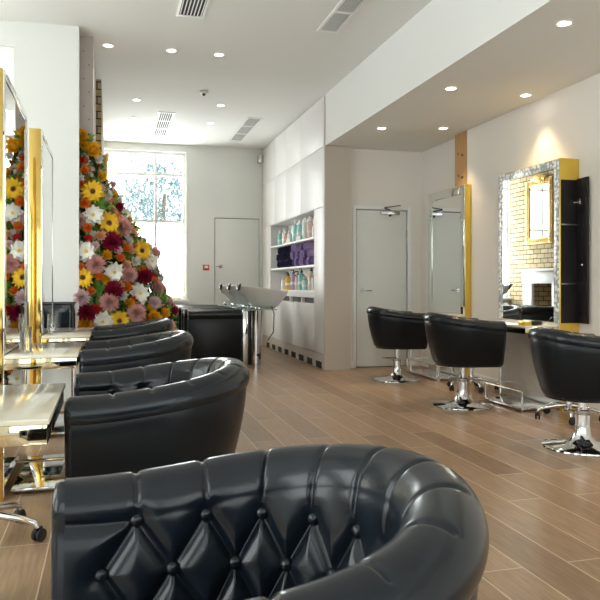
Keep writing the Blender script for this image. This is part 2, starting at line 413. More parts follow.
# rolled towels
TM = [mat('navy_towel', (.035, .03, .09), .95, bump=1, bscale=90), mat('purple_towel', (.18, .12, .32), .95, bump=1, bscale=90), mat('lavender_towel', (.42, .34, .55), .95, bump=1, bscale=90)]
def towel_mesh(k):
    b = MB(); R = .062; pts = []
    for i in range(70):
        a = i/70*2*PI*3.2; r = .010+(R-.010)*i/69
        pts.append((r*math.cos(a), r*math.sin(a)))
    rows = []
    for xx, sc in ((0, .97), (.01, 1.0), (.24, 1.0)):
        rows.append([(xx+random.uniform(-.004, .004), p[0]*sc, p[1]*sc) for p in pts])
    b.grid(rows)
    # the roll is closed behind its spiral face
    b.lathe([(0, .012), (R*.93, .012), (R*.98, .02), (R*.98, .235), (R*.8, .25), (0, .25)], 20, mx=Matrix.Rotation(PI/2, 4, 'Y'))
    me = b.build('rolled_towel', TM[k], sharp=60)
    return me
cols_ = [0, 0, 0, 1, 2, 2, 1, 1]
protos = {}
for row in range(3):
    for i in range(15):
        Y = 11.30-i*.135; z = 1.37+.063+row*.108
        if row == 2 and i % 5 == 4: continue
        k = 0 if i < 7 else (2 if (i*7+row*3) % 5 < 3 else 1)
        if k in protos: o = protos[k].copy(); col.objects.link(o)
        else: o = towel_mesh(k); protos[k] = o
        Y += (.0675 if row % 2 else 0)
        o.location = (XS+.03+random.uniform(-.008, .008), Y, z); o.rotation_euler = (random.uniform(0, 6), 0, 0)
        tag(o, '%s rolled towel, %s from the window end in the %s row on the middle shelf' % (['navy', 'purple', 'lavender'][k], (ORD+['thirteenth', 'fourteenth', 'fifteenth'])[i], ['bottom', 'middle', 'top'][row]), 'towel', 'rolled towels on the middle shelf')

# ------------------------------------------------------------------ ceiling fittings
def downlight(X, Y, Z, label):
    e = empty('recessed_downlight', (X, Y, Z), label=label, cat='ceiling light', group='recessed downlights')
    MB().lathe([(.058, -.001), (.058, -.006), (.048, -.008), (.042, -.002)], 24).build('trim_ring', 'white', e)
    MB().lathe([(0, -.004), (.042, -.004)], 24).build('lens', 'lamp', e)
    return e
for X, Y, L in ((3.0, 4.15, 'nearest of the soffit downlights, above the nearest right chair'), (3.0, 5.8, 'soffit downlight above the middle right chair'), (3.0, 7.48, 'soffit downlight above the furthest right chair'),
                (3.79, 5.82, 'soffit downlight close to the wall throwing a warm scallop above the mirror'), (3.68, 7.3, 'soffit downlight beside the timber post')):
    downlight(X, Y, SOF, 'round recessed downlight, '+L)
for X, Y, L in ((-.02, 7.43, 'beside the square column'), (.62, 7.42, 'middle one of the near row in the high ceiling'), (1.12, 7.42, 'right one of the near row in the high ceiling'), (.34, 9.52, 'above the flowers in front of the left far vent'),
                (.35, 10.6, 'nearest the left far vent'), (1.46, 9.51, 'just beyond the smoke detector'), (1.47, 10.6, 'left of the right far vent'), (1.47, 11.65, 'furthest one close to the back wall')):
    downlight(X, Y, H, 'round recessed downlight, '+L)
def vent(x0, x1, y0, y1, label, seg):
    e = empty('ceiling_vent', ((x0+x1)/2, (y0+y1)/2, H), label=label, cat='vent', group='slatted ceiling vents')
    hx, hy = (x1-x0)/2, (y1-y0)/2
    b = MB(); b.box(-hx-.02, -hx, -hy-.02, hy+.02, -.012, -.001).box(hx, hx+.02, -hy-.02, hy+.02, -.012, -.001)
    for k in range(seg+1):
        yy = -hy+k*2*hy/seg; b.box(-hx, hx, yy-.014, yy+.014, -.012, -.001)
    b.build('frame', 'white', e)
    MB().box(-hx, hx, -hy, hy, -.003, -.001).build('duct', 'ventdark', e)
    b = MB()
    for k in range(7):
        xx = -hx+.012+k*(2*hx-.024)/6
        b.box(-.0045, .0045, -hy+.015, hy-.015, -.004, .004, mx=Matrix.Translation((xx, 0, -.008)) @ Matrix.Rotation(.5, 4, 'Y'))
    b.build('slats', 'vent', e)
vent(.60, .81, 5.0, 6.42, 'slatted vent at the top left of the picture', 3)
vent(1.94, 2.11, 5.0, 6.45, 'slatted vent nearest the soffit beam', 3)
vent(.68, .88, 10.1, 11.7, 'slatted vent above the bright back window', 3)
vent(1.96, 2.15, 10.1, 11.75, 'slatted vent in front of the high cabinet doors', 3)
e = empty('smoke_detector', (1.15, 8.9, H), label='small round white smoke detector between the ceiling lights', cat='smoke detector')
MB().lathe([(0, -.001), (.055, -.001), (.055, -.02), (.04, -.028), (0, -.028)], 24).build('housing', 'vent', e)
MB().lathe([(.022, -.027), (.02, -.05), (0, -.052)], 16).build('sensor', 'darkmetal', e)
e = empty('fire_alarm_button', (1.64, YB, 1.40), label='small red and white square fire alarm button on the back wall', cat='alarm')
MB().box(-.055, .055, -.03, 0, -.05, .05, .006).build('housing', 'red', e)
MB().box(-.032, .032, -.034, -.028, -.012, .032, .002).build('glass_pane', 'white', e)
b = MB().box(-.01, .01, -.036, -.033, -.035, -.02).build('button', 'black', e)
struct('trim_5', MB().box(2.56, 2.655, YB-.14, YB-.02, 3.28, 3.42, .01), 'steel')

# ------------------------------------------------------------------ tub salon chair (faces local +X, origin on the floor under its column)
HW, AX = .295, .252          # half width of the U, x of the arm ends
UL = AX+PI*HW/2             # half path length
def upath(u):
    s = 1 if u >= 0 else -1; a = abs(u); arc = PI*HW/2
    if a <= arc:
        t = a/HW; return (-HW*math.cos(t), s*HW*math.sin(t)), (-math.cos(t), s*math.sin(t))
    return (a-arc, s*HW), (0, s*1.0)
def top(u):
    t = min(1, abs(u)/UL); t = t*t*(3-2*t)
    return .850-.070*t
SP = 2*UL/12.0
RR = .056
segs, btn = [], []
A0, A1 = -.45, PI+.15       # roll angles (outer seam -> over the top -> inner)
SR = RR*(A1-A0)
ZL = RR-RR*math.sin(A1)
def rs(u, z): return SR+(top(u)-ZL-z)
R1, R2_, R3 = .714, .630, .546
for k in range(-5, 6): btn.append((k*SP, rs(k*SP, R1))); segs.append((btn[-1], (k*SP, .085), .006, .0045))
for k in range(-6, 6): btn.append(((k+.5)*SP, rs((k+.5)*SP, R2_)))
for k in range(-5, 6):
    btn.append((k*SP, rs(k*SP, R3))); segs.append((btn[-1], (k*SP, .8), .006, .008))
    for q in (-.5, .5):
        u2 = (k+q)*SP
        segs.append(((k*SP, rs(k*SP, R1)), (u2, rs(u2, R2_)), .011, .008)); segs.append(((k*SP, rs(k*SP, R3)), (u2, rs(u2, R2_)), .011, .008))
for q in (-1, 1): segs.append(((q*5*SP, rs(q*5*SP, R1)), (q*UL, rs(q*UL, R1)), .008, .008))
def dseg(px, py, a, b):
    dx, dy = b[0]-a[0], b[1]-a[1]; t = max(0, min(1, ((px-a[0])*dx+(py-a[1])*dy)/(dx*dx+dy*dy)))
    return math.hypot(px-a[0]-t*dx, py-a[1]-t*dy)
def lin(u, s):
    T = top(u); cz = T-RR
    if s <= SR:
        a = A0+s/RR; n, z, nn, nz = RR*math.cos(a), cz+RR*math.sin(a), math.cos(a), math.sin(a)
    else:
        q = s-SR; n0, z0 = RR*math.cos(A1), cz+RR*math.sin(A1); hh = z0-.45
        t = q/hh; n, z, nn, nz = n0-.030*math.sin(min(1, t)*PI*.5), z0-q, -1, .05
    return n, z, nn, nz
def disp(u, s):
    v = .0
    md = 9; 
    for a, b2, D, W in SEGL[min(len(SEGL)-1, max(0, int((u+UL)/(2*UL)*24)))]:
        d_ = dseg(u, s, a, b2)
        if d_ < .08: v = max(v, D*math.exp(-(d_/W)**1.5)+D*(.9 if W > .005 else .12)*math.exp(-(d_/(3.0*W))**2))
    w_ = 0
    for bu, bs in btn:
        if abs(bu-u) < .08:
            d_ = math.hypot(bu-u, bs-s)
            if d_ < .08: w_ = max(w_, .016*math.exp(-(d_/.020)**1.6))
    return -max(v, w_)
SEGL = []
for i in range(24):
    u0, u1 = -UL+2*UL*i/24-.07, -UL+2*UL*(i+1)/24+.07
    SEGL.append([q for q in segs if max(q[0][0], q[1][0]) > u0 and min(q[0][0], q[1][0]) < u1])
def lining_mesh(NU, NS, puffy=True):
    rows = []
    for i in range(NU+1):
        u = -UL+2*UL*i/NU; (px, py), (nx, ny) = upath(u); smax = SR+(top(u)-RR+RR*math.sin(A1)-.45)
        r = []
        NR = int(NS*.42)
        for j in range(NS+1):
            s = SR*j/NR if j <= NR else SR+(smax-SR)*(j-NR)/(NS-NR); n, z, nn, nz = lin(u, s); d_ = disp(u, s) if puffy else 0
            if s > SR*.75:
                t_ = min(1, (s-SR*.75)/.07); d_ += .010*t_*t_*(3-2*t_)
            n += nn*d_; z += nz*d_
            # the arm ends curl slightly inwards
            r.append((px+nx*n, py+ny*n, z))
        rows.append(r)
    return rows
def shell_profile(u):
    T = top(u); n0, z0 = RR*math.cos(A0), T-RR+RR*math.sin(A0)
    out = [(n0-.010, z0+.004), (n0-.006, z0-.008)]
    for k in range(1, 10):
        t = k/9; z = z0-.012-(z0-.012-.41)*t; out.append((n0-.006-.075*t**1.15+.008*math.sin(PI*t), z))
    out += [(-.045, .392), (-.055, .380), (-.08, .372), (-.11, .37)]
    return out
def make_tub(detail, label, group):
    root = empty('salon_chair', label=label, cat='chair', group=group)
    NU, NS = detail
    b = MB(); rows = lining_mesh(NU, NS); b.grid(rows)
    ln = b.build('tufted_lining', 'leather', root, sharp=80)
    b = MB(); pr = []
    for i in range(97):
        u = -UL+2*UL*i/96; (px, py), (nx, ny) = upath(u)
        pr.append([(px+nx*n, py+ny*n, z) for n, z in shell_profile(u)])
    b.grid(pr); b.build('outer_shell', 'leather2', root, sharp=50)
    # arm front panels
    for sgn in (-1, 1):
        u = sgn*UL; (px, py), (nx, ny) = upath(u)
        smax = SR+(top(u)-RR+RR*math.sin(A1)-.45)
        prof = [lin(u, smax*j/30)[:2] for j in range(31)]
        prof = [(n+(.010*min(1, max(0, (smax*j/30-SR*.75)/.07))), z) for j, (n, z) in enumerate(prof)]
        prof = prof+[(prof[-1][0]-.0, .372)]+shell_profile(u)[::-1][2:]
        cn = sum(p[0] for p in prof)/len(prof)
        b = MB(); rings = []
        for sc, ox in ((1, 0), (.97, .010), (.88, .018), (.6, .022)):
            ring = []
            for n, z in prof:
                # shrink about the panel's centre line
                cz = min(max(z, .41), top(u)-RR); c0 = -.012 if z > .7 else -.03
                ring.append((px+ox, py+ny*(c0+(n-c0)*sc), cz+(z-cz)*sc))
            rings.append([b.b.verts.new(p) for p in ring])
        for A, B in zip(rings, rings[1:]):
            for k in range(len(A)): b.b.faces.new((A[k], A[(k+1) % len(A)], B[(k+1) % len(A)], B[k]))
        b.b.faces.new(rings[-1])
        b.build('arm_front', 'leather', root, sharp=60)
    # buttons
    for bu, bs in btn:
        (px, py), (nx, ny) = upath(bu); n, z, nn, nz = lin(bu, bs); n += .016-.010
        b = MB(); b.ball((0, 0, 0), .0125, (1, 1, .75), 14, 8)
        c = Vector((px+nx*n, py+ny*n, z))
        q = Vector((-nx, -ny, .1)).to_track_quat('Z', 'Y')
        bmesh.ops.transform(b.b, matrix=Matrix.Translation(c) @ q.to_matrix().to_4x4(), verts=b.b.verts)
        b.build('button', 'leather', ln)
    # seat
    pts = []
    for k in range(25):
        t = -PI/2+PI*k/24; pts.append((-.0-.225*math.cos(t), -.225*math.sin(t)))
        pts = [(.262, -.225), (.262, .225)] + [(-.225*math.cos(t), .225*math.sin(t)) for t in [PI/2-PI*k/24 for k in range(25)]]
    b = MB().poly(pts, .40, .51)
    es = [e_ for e_ in b.b.edges if abs(e_.verts[0].co.z-.51) < 1e-4 and abs(e_.verts[1].co.z-.51) < 1e-4]
    bmesh.ops.bevel(b.b, geom=es, offset=.03, segments=4, profile=.5, affect='EDGES')
    b.build('seat_cushion', 'leather', root)
    pts = [(.262, -.24), (.262, .24)] + [(-.24*math.cos(t), .24*math.sin(t)) for t in [PI/2-PI*k/24 for k in range(25)]]
    MB().poly(pts, .372, .405).build('seat_base', 'leather2', root)
    MB().lathe([(0, 0), (.262, 0), (.268, .004), (.266, .011), (.255, .016), (.13, .030), (.085, .045), (.062, .075), (.050, .12), (.046, .16), (.046, .235), (.040, .24), (0, .24)], 48).build('pedestal_base', 'chrome', root)
    MB().lathe([(.028, .235), (.028, .365), (.09, .368), (.09, .372)], 24).build('column', 'chrome', root)
    MB().lathe([(.050, .222), (.052, .226), (.052, .25), (.034, .254)], 24).build('collar', 'steel', root)
    b = MB().box(-.075, -.02, -.13, -.045, .035, .06, .006).tube([(-.04, -.05, .08), (-.05, -.12, .05)], .012, 8)
    b.build('pump_pedal', 'black', root)
    MB().tube([(-.03, -.03, .262), (-.10, -.08, .262), (-.20, -.10, .27)], [.011, .009, .007], 10).build('lever', 'chrome', root)
    return root
hi = make_tub((400, 110), 'black tufted tub chair, closest and largest, filling the bottom of the picture', 'black tub chairs along the left stations')
hi.location = (.178, 1.0, 0); hi.rotation_euler = (0, 0, PI)
def place(o, x, y_, rz, label, group):
    c = dup(o); c.location = (x, y_, 0); c.rotation_euler = (0, 0, rz); c['label'] = label; c['group'] = group; return c
for q in hi.children:
    if q.name.split('.')[0] not in ('pedestal_base', 'collar', 'pump_pedal', 'lever'): q.location.z = -.022
LG, RG = 'black tub chairs along the left stations', 'black tub chairs along the right wall'
place(hi, .14, 2.54, PI, 'black tufted tub chair directly behind the closest one', LG)
place(hi, .12, 4.13, PI, 'black tufted tub chair third from the camera in the left row', LG)
place(hi, .14, 5.75, PI, 'black tub chair furthest back in the left row, in front of the flowers', LG)
def up(o, z=0):
    for q in o.children:
        if q.location.z < 0: q.location.z = z
up(place(hi, 3.085, 4.07, -.10, 'black tub chair cut by the right edge of the picture, on a round chrome base', RG), -.035)
up(place(hi, 3.09, 5.75, -.12, 'black tub chair on chrome pedestal, middle one along the right wall', RG))
up(place(hi, 3.19, 7.49, -.12, 'black tub chair on chrome pedestal in front of the plain white door', RG))

# ------------------------------------------------------------------ castor stools
def stool(x, y_, rz, label, hgt=.46, group='wheeled stools'):
    e = empty('castor_stool', (x, y_, 0), rz=rz, label=label, cat='stool', group=group)
    b = MB()
    b.lathe([(0, hgt), (.15, hgt), (.17, hgt+.015), (.172, hgt+.05), (.155, hgt+.075), (0, hgt+.085)], 32); b.build('seat', 'leather', e)
    MB().lathe([(.028, .07), (.028, .25), (.016, .255), (.016, hgt), (0, hgt)], 20).build('gas_column', 'chrome', e)
    for k in range(5):
        a = 2*PI*k/5; c, s_ = math.cos(a), math.sin(a)
        leg = MB().tube([(0, 0, .115), (.10*c, .10*s_, .112), (.20*c, .20*s_, .095), (.25*c, .25*s_, .080), (.255*c, .255*s_, .06)], [.022, .018, .015, .013, .010], 12).build('leg', 'chrome', e)
        q = Matrix.Translation((.255*c, .255*s_, 0)) @ Matrix.Rotation(a+1.2, 4, 'Z')
        b = MB()
        for sy in (-.021, .005):
            b.lathe([(0, 0), (.020, 0), (.0275, .003), (.0275, .013), (.020, .016), (0, .016)], 20, mx=q @ Matrix.Translation((.012, sy, .028)) @ Matrix.Rotation(-PI/2, 4, 'X'))
        b.box(-.012, .03, -.006, .006, .03, .062, .004, mx=q)
        b.build('castor', 'rubber', leg)
    return e
stool(-.545, 3.256, -.30, 'wheeled chrome five-star stool at the left edge, beside the nearest cream station shelf')
stool(3.62, 4.95, 2.9, 'wheeled chrome stool half hidden behind the nearest right tub chair')
stool(3.66, 6.62, 3.3, 'wheeled chrome stool half hidden behind the middle right tub chair')

# ------------------------------------------------------------------ styling stations. local: face at x=0 looking towards +X, body behind (-X), y 0..W
def station(loc, rz, W, th, ztop, body, border, label, group, shelf=None, legs=None, foot=None, bw=.04, z0=.02, full=True):
    e = empty('styling_station', loc, rz=rz, label=label, cat='mirror station', group=group)
    MB().box(-th, -.004, 0, W, 0, ztop, .004).build('frame_body', body, e)
    MB().box(-.004, 0, .008, W-.008, z0, ztop-.008).build('mirror_glass', 'mirror', e)
    if z0 > .5: MB().box(-.004, .001, .008, W-.008, .01, z0-.004).build('lower_panel', 'satin', e)
    if border:
        b = MB(); g = .008; zz = .76
        for q in ((g, g+bw, zz, ztop-g), (W-g-bw, W-g, zz, ztop-g), (g+bw, W-g-bw, ztop-g-bw, ztop-g)):
            b.box(0, .005, q[0], q[1], q[2], q[3], .002)
        b.build('mirror_border', border, e)
    if shelf:
        x1, y0, y1, z = shelf
        MB().box(.006, x1, y0, y1, z-.016, z, .003).build('shelf', 'shelf', e)
        ap = MB().box(.006, x1-.006, y0+.006, y1-.006, z-.072, z-.017, .002).build('mirrored_apron', 'apron', e)
        for (lx, ly) in legs:
            MB().lathe([(.0, 0), (.026, 0), (.026, .008), (.0125, .012), (.0125, .30), (.018, .305), (.018, .325), (.0125, .33), (.0125, z-.073), (0, z-.073)], 16, c=(lx, ly, 0)).build('leg', 'chrome', e)
    if foot:
        x0, x1, y0, y1 = foot
        f = MB().box(x0, x1, y0, y1, .012, .030, .004).build('footrest', 'chrome', e)
        b = MB(); zb = .17
        b.tube([(x1-.02, y0+.02, zb), (x1-.02, y1-.02, zb)], .009, 10)
        b.tube([(x1-.02, y0+.02, zb), (x0+.02, y0+.02, zb)], .009, 10)
        for xx, yy in ((x1-.02, y0+.02), (x1-.02, y1-.02)): b.tube([(xx, yy, .001), (xx, yy, zb)], .009, 10)
        b.build('foot_rail', 'chrome', e)
    return e
# left row, freestanding, faces +X
SG = 'brass edged mirror stations on the left'
station((-.52, 1.80, 0), 0, .90, .10, 2.2, 'brass', 'bevel', 'brass edged mirror station nearest the camera with the largest cream shelf', SG,
        (.363, .19, .90, .74), [])
station((-.52, 3.82, 0), 0, 1.02, .10, 2.2, 'brass', 'bevel', 'tall brass edged mirror station at the left edge with the flowers reflected in it', SG,
        (.36, -.04, .76, .74), [], (.02, .34, .10, .84))
station((-.465, 5.24, 0), 0, 1.0, .085, 2.2, 'brass', 'bevel', 'brass edged mirror station just in front of the white column', SG,
        (.33, -.10, .90, .74), [], (.02, .34, .10, .84))
# right row, against the wall, faces -X
R2 = station((3.80, 6.32, 0), PI, 1.0, .195, 2.21, 'gold', 'bead', 'gold mirror station with crystal beaded border and an open black side cupboard', 'mirror stations on the right wall',
        (.33, .0, .98, .74), [(.14, .27)], (.03, .38, .36, 1.0), bw=.07, z0=.76)
# side cupboard of that station (its end that faces the camera, local y = W)
MB().box(-.187, -.012, 1.001, 1.004, .76, 2.02).build('cupboard_interior', 'blackint', R2)
b = MB()
for z in (1.10, 1.62): b.box(-.187, -.012, 1.004, 1.014, z, z+.012)
b.build('cupboard_shelf', 'steel', R2)
dr = MB().box(-.008, .008, 0, .155, .76, 2.03, .002).build('cupboard_door', 'blackint', R2)
dr.location = (-.178, 1.005, 0); dr.rotation_euler = (0, 0, -.06)
MB().ball((.02, .10, 1.27), .013).tube([(.005, .10, 1.27), (.02, .10, 1.27)], .005, 8).build('knob', 'steel', dr)
MB().box(.008, .016, .03, .06, 1.80, 1.85, .002).tube([(.012, .03, 1.82), (.035, .0, 1.82)], .006, 8).build('hinge_plate', 'chrome', dr)
def socket(parent, x, y_, z, nm='power_socket'):
    s_ = MB().box(x, x+.012, y_-.075, y_+.075, z-.045, z+.045, .003).build(nm, 'black', parent)
    b = MB()
    for q in (-.035, .035):
        b.box(x+.011, x+.016, y_+q-.012, y_+q+.012, z-.03, z-.008).box(x+.011, x+.016, y_+q-.007, y_+q+.007, z+.012, z+.03)
    b.build('switch', 'white', s_)
socket(R2, .001, .80, .63)
station((3.92, 8.19, 0), PI, .96, .075, 2.25, 'gold', 'bevel', 'narrow mirror station with a yellow gold edge beside the plain door', 'mirror stations on the right wall',
        (.34, .0, .94, .74), [(.28, .08), (.28, .86)], (.03, .34, .04, .92), bw=.10)
R1 = [o for o in bpy.data.objects if o.name.startswith('styling_station')][-1]
MB().box(0.0055, .014, .875, .905, .76, .84, .002).build('switch_plate', 'black', sorted([o for o in bpy.data.objects if o.name.startswith('styling_station')], key=lambda o: o.name)[-1])

# crystal tumblers on the left shelves
def tumbler(x, y_, label, h=.13, r=.028):
    b = MB(); n = 24; prof = [(r*.9, 0), (r, .006), (r*1.02, h), (r*.9, h), (r*.86, .012), (0, .012)]
    b.lathe([(0, 0)]+prof, n)
    for v in b.b.verts:
        if .01 < v.co.z < h-.01 and math.hypot(v.co.x, v.co.y) > r*.95: pass
    e = b.build('crystal_tumbler', 'crystal', loc=(x, y_, .7405))
    tag(e, label, 'glass', 'crystal tumblers on the left shelves')
    g = MB()
    for k in range(12):
        a = 2*PI*k/12; g.box(r*1.0, r*1.07, -.003, .003, .01, h*.8, mx=Matrix.Rotation(a, 4, 'Z'))
    g.build('cut_ribs', 'crystal', e)
tumbler(-.435, 4.0, 'cut crystal tumbler on the cream shelf of the tall left mirror', .135, .030)
tumbler(-.42, 5.55, 'cut crystal tumbler on the cream shelf nearest the white column', .14, .033)
# things on the right shelf
b = MB().box(-.035, .035, -.05, .05, 0, .035, .005).build('gold_corner_block', 'gold', loc=(3.52, 5.42, .741)); tag(b, 'small gold block standing in for the gold front corner of the right shelf', 'box')  # block made up in place of the apron's gold corner
e = empty('hair_clipper', (3.64, 5.42, .741), rz=.6, label='dark hair clipper lying on the shelf beside the small gold block', cat='hair clipper')
MB().box(-.09, .07, -.022, .022, 0, .04, .012).build('clipper_body', 'black', e)
MB().box(.07, .09, -.022, .022, .004, .03, .002).build('blade', 'steel', e)
o = MB().tube([(0, 0, .006), (.05, .03, .006), (.03, .09, .006), (-.03, .07, .006), (0, .01, .008), (.06, -.02, .006)], .006, 8).build('hair_tie_bundle', 'leather2', loc=(3.89, 5.28, 0))
bpy.data.objects.remove(o)

# ------------------------------------------------------------------ black frame armchair in front of the column
e = empty('armchair', (-.53, 6.60, 0), rz=0, label='black armchair with a thin metal frame standing against the white column', cat='chair')
MB().box(-.20, .20, -.18, .20, .42, .50, .025, 3).build('seat', 'leather', e)
rows = []
for i in range(13):
    t = PI*i/12; rows.append([(-.20*math.cos(t)*(1+.06*j/4), .02+.19*math.sin(t)*(1+.05*j/4), .50+.43*j/4) for j in range(5)])
b = MB(); b.grid(rows); o = b.build('backrest', 'leather', e, sharp=60); m_ = o.modifiers.new('s', 'SOLIDIFY'); m_.thickness = .03
b = MB()
for sx in (-1, 1):
    for sy in (-1, 1): b = MB().tube([(sx*.21, sy*.19+.01, 0), (sx*.21, sy*.19+.01, .45 if sy < 0 else .93)], .011, 10); b.build('leg', 'chrome', e)
MB().tube([(-.22, -.19, .93), (.22, -.19, .93)], .010, 8).tube([(-.22, -.19, .45), (-.22, -.19, .93)], .010, 8).tube([(.22, -.19, .45), (.22, -.19, .93)], .010, 8).tube([(-.22, -.19, .93), (-.22, .20, .93), (.22, .20, .93), (.22, -.19, .93)], .010, 8).build('arm_frame', 'darkmetal', e)

# ------------------------------------------------------------------ backwash units (sit facing -X, basin at +X end)
def backwash():
    e = empty('backwash_unit', cat='washbasin chair', group='backwash chairs with basins')
    # side panels with padded rolls
    for sy in (-1, 1):
        yc = sy*.27
        MB().box(-.43, .29, yc-.03, yc+.03, .10, .70, .012).build('side_panel', 'leather2', e)
        b = MB(); b.tube([(-.43, yc, .70), (-.425, yc, .70), (0, yc, .705), (.285, yc, .70), (.29, yc, .70)], [.05, .066, .068, .066, .05], 20); b.build('arm_roll', 'leather', e, sharp=70)
    MB().box(-.40, .15, -.235, .235, .34, .48, .03, 3).build('seat_cushion', 'leather', e)
    b = MB().box(-.05, .05, -.235, .235, 0, .30, .03, 3, mx=Matrix.Translation((.17, 0, .40)) @ Matrix.Rotation(.28, 4, 'Y')); b.build('backrest', 'leather', e)
    MB().box(-.36, .32, -.22, .22, 0, .34, .01).build('plinth', 'black', e)
    # chrome pedestal
    MB().box(.315, .39, -.19, -.11, 0, .745, .008).build('pedestal_panel', 'chrome', e)
    MB().box(.33, .58, -.10, .16, 0, .74, .01).build('pedestal_core', 'black', e)
    MB().lathe([(0, 0), (.075, 0), (.075, .745), (0, .745)], 28, c=(.505, -.14, 0)).build('pedestal_column', 'chrome', e)
    o = MB().tube([(.52, -.213, .14), (.52, -.218, .14)], .02, 12).build('inspection_cap', 'black', e)
    MB().box(.33, .78, -.23, .20, .752, .764, .002).build('glass_tray', 'tray', e)
    MB().tube([(.72, -.18, .80), (.75, -.20, .70), (.74, -.20, .45), (.66, -.19, .33)], .007, 8).build('shower_hose', 'black', e)
    # basin: deep tilted bowl with a raised neck end
    rows = []; NA = 40
    def ring(sc, z, sx=0):
        out = []
        for k in range(NA+1):
            a = 2*PI*k/NA; cx = math.cos(a); sy = math.sin(a)
            L = .34*(1+.10*max(0, cx)); x = L*cx*sc+sx; y2 = .235*sy*sc*(1-.12*max(0, -cx))
            zz = z
            out.append((x, y2, zz))
        return out
    for sc, z, sx in ((.25, -.26, .05), (.46, -.25, .04), (.62, -.20, .03), (.78, -.12, .02), (.92, -.045, .01), (.98, -.005, 0), (1.0, .015, 0), (.985, .022, 0), (.93, .012, 0), (.85, -.05, 0), (.70, -.12, 0), (.4, -.165, 0), (.02, -.17, 0)):
        rows.append(ring(sc, z, sx))
    b = MB(); V = b.grid(rows)
    # neck scoop
    for v in b.b.verts:
        if v.co.x < -.24 and v.co.z > -.06: v.co.z -= .07*math.exp(-(v.co.y/.07)**2)
    bmesh.ops.remove_doubles(b.b, verts=b.b.verts, dist=.0005)
    o = b.build('basin', 'basin', e, sharp=60); o.location = (.62, 0, 1.035); o.rotation_euler = (0, .13, 0)
    b = MB().tube([(-.33, .10, .02), (-.325, .05, -.035), (-.32, 0, -.05), (-.325, -.05, -.035), (-.335, -.11, .022), (-.33, -.15, .02)], [.014, .022, .024, .022, .020, .012], 12); b.build('neck_rest', 'black', o)
    MB().lathe([(.05, 0), (.045, .05), (.06, .075), (0, .08)], 20, c=(.58, 0, .765)).build('mixer_base', 'chrome', e)
    MB().ball((.36, -.10, .795), .035, (1, 1, .8)).ball((.46, -.16, .79), .03, (1, 1, .8)).build('tap_handle', 'chrome', e)
    return e
bw = backwash(); bw.location = (1.42, 9.55, 0); bw['label'] = 'black backwash chair with tilted grey basin, nearest of the row of three'
for i, Y in enumerate((10.38, 11.2)):
    c = dup(bw); c.location = (1.42, Y, 0); c['label'] = ['black backwash chair with tilted grey basin, middle of the row of three', 'black backwash chair with tilted grey basin, furthest and nearest the back window'][i]

# ------------------------------------------------------------------ fireplace with gilt mirror (seen in the right-hand mirror)
e = empty('fireplace', (-.10, 11.24, 0), label='white fireplace surround on the brick wall, reflected in the right mirror', cat='fireplace')
MB().box(.001, .06, -.55, -.31, 0, 1.22, .006).build('pilaster', 'white', e); MB().box(.001, .06, .31, .60, 0, 1.22, .006).build('pilaster', 'white', e)
MB().box(.001, .07, -.56, .61, 1.12, 1.34, .006).build('frieze', 'white', e); MB().box(.001, .16, -.62, .66, 1.34, 1.39, .01).build('mantel_shelf', 'white', e)
e = empty('gilt_mirror', (-.10, 11.35, 2.45), label='ornate gilt framed mirror on the brick chimney breast, seen reflected in the right mirror', cat='mirror')
b = MB(); b.box(.004, .03, -.30, .30, -.48, .48); b.build('glass', 'mirror', e)
b = MB()
for q in ((-.42, -.30, -.60, .60), (.30, .42, -.60, .60), (-.30, .30, -.60, -.48), (-.30, .30, .48, .60)): b.box(.002, .055, q[0], q[1], q[2], q[3], .012)
for i in range(26):
    t = i/25
    for yy, zz in ((-.36, -.56+1.12*t), (.36, -.56+1.12*t)): b.ball((.055, yy, zz), .030, (.6, 1.2, .8), 10, 6)
    if i % 2 == 0:
        for zz in (-.54, .54): b.ball((.055, -.36+.72*t, zz), .032, (.6, .8, 1.2), 10, 6)
b.ball((.06, 0, .62), .11, (.4, 1.5, .8)).ball((.06, -.16, .61), .06, (.4, 1.4, .7)).ball((.06, .16, .61), .06, (.4, 1.4, .7))
b.build('carved_frame', 'gildf', e)
# pale glass bottle on the window sill
e = empty('glass_vase', (1.12, YB-.0, WZ0-.003), label='pale yellow tinted glass bottle standing on the back window sill', cat='bottle')
MB().lathe([(0, 0), (.06, 0), (.075, .03), (.075, .30), (.05, .42), (.022, .5), (.022, .66), (0, .66)], 24).build('vase_body', mat('pale_amber_glass', (.95, .88, .66), .1, trans=.6), e)
MB().lathe([(0, .66), (.03, .66), (.03, .74), (0, .74)], 16).build('stopper', 'crystal', e)

# ------------------------------------------------------------------ flower cascade
FC = (-.25, 7.72)
PZ = [(0.0, .70), (.76, .64), (1.04, .52), (1.48, .41), (1.60, .24), (1.92, .10), (2.19, -.09), (2.45, -.12), (2.72, -.17), (2.85, -.24)]
def xr(z):
    for (a, p), (c, q) in zip(PZ, PZ[1:]):
        if z <= c: return p+(q-p)*(z-a)/(c-a)
    return PZ[-1][1]
def surf(th, z):     # th measured from -Y (towards the room) to +X
    a = xr(z)-FC[0]-.02; bb = .55+.13*a
    return Vector((FC[0]+a*math.sin(th), FC[1]-bb*math.cos(th), z)), Vector((math.sin(th)/max(a, .05), -math.cos(th)/bb, .25)).normalized()
arr = empty('flower_arrangement', (FC[0], FC[1], 0), label='tall cascade of mixed bright flowers standing against the brick and plaster pier', cat='flowers')
loc0 = Vector((FC[0], FC[1], 0))
def fm(name, c, r=.7): return mat(name, c, r, vary=.22, vscale=25)
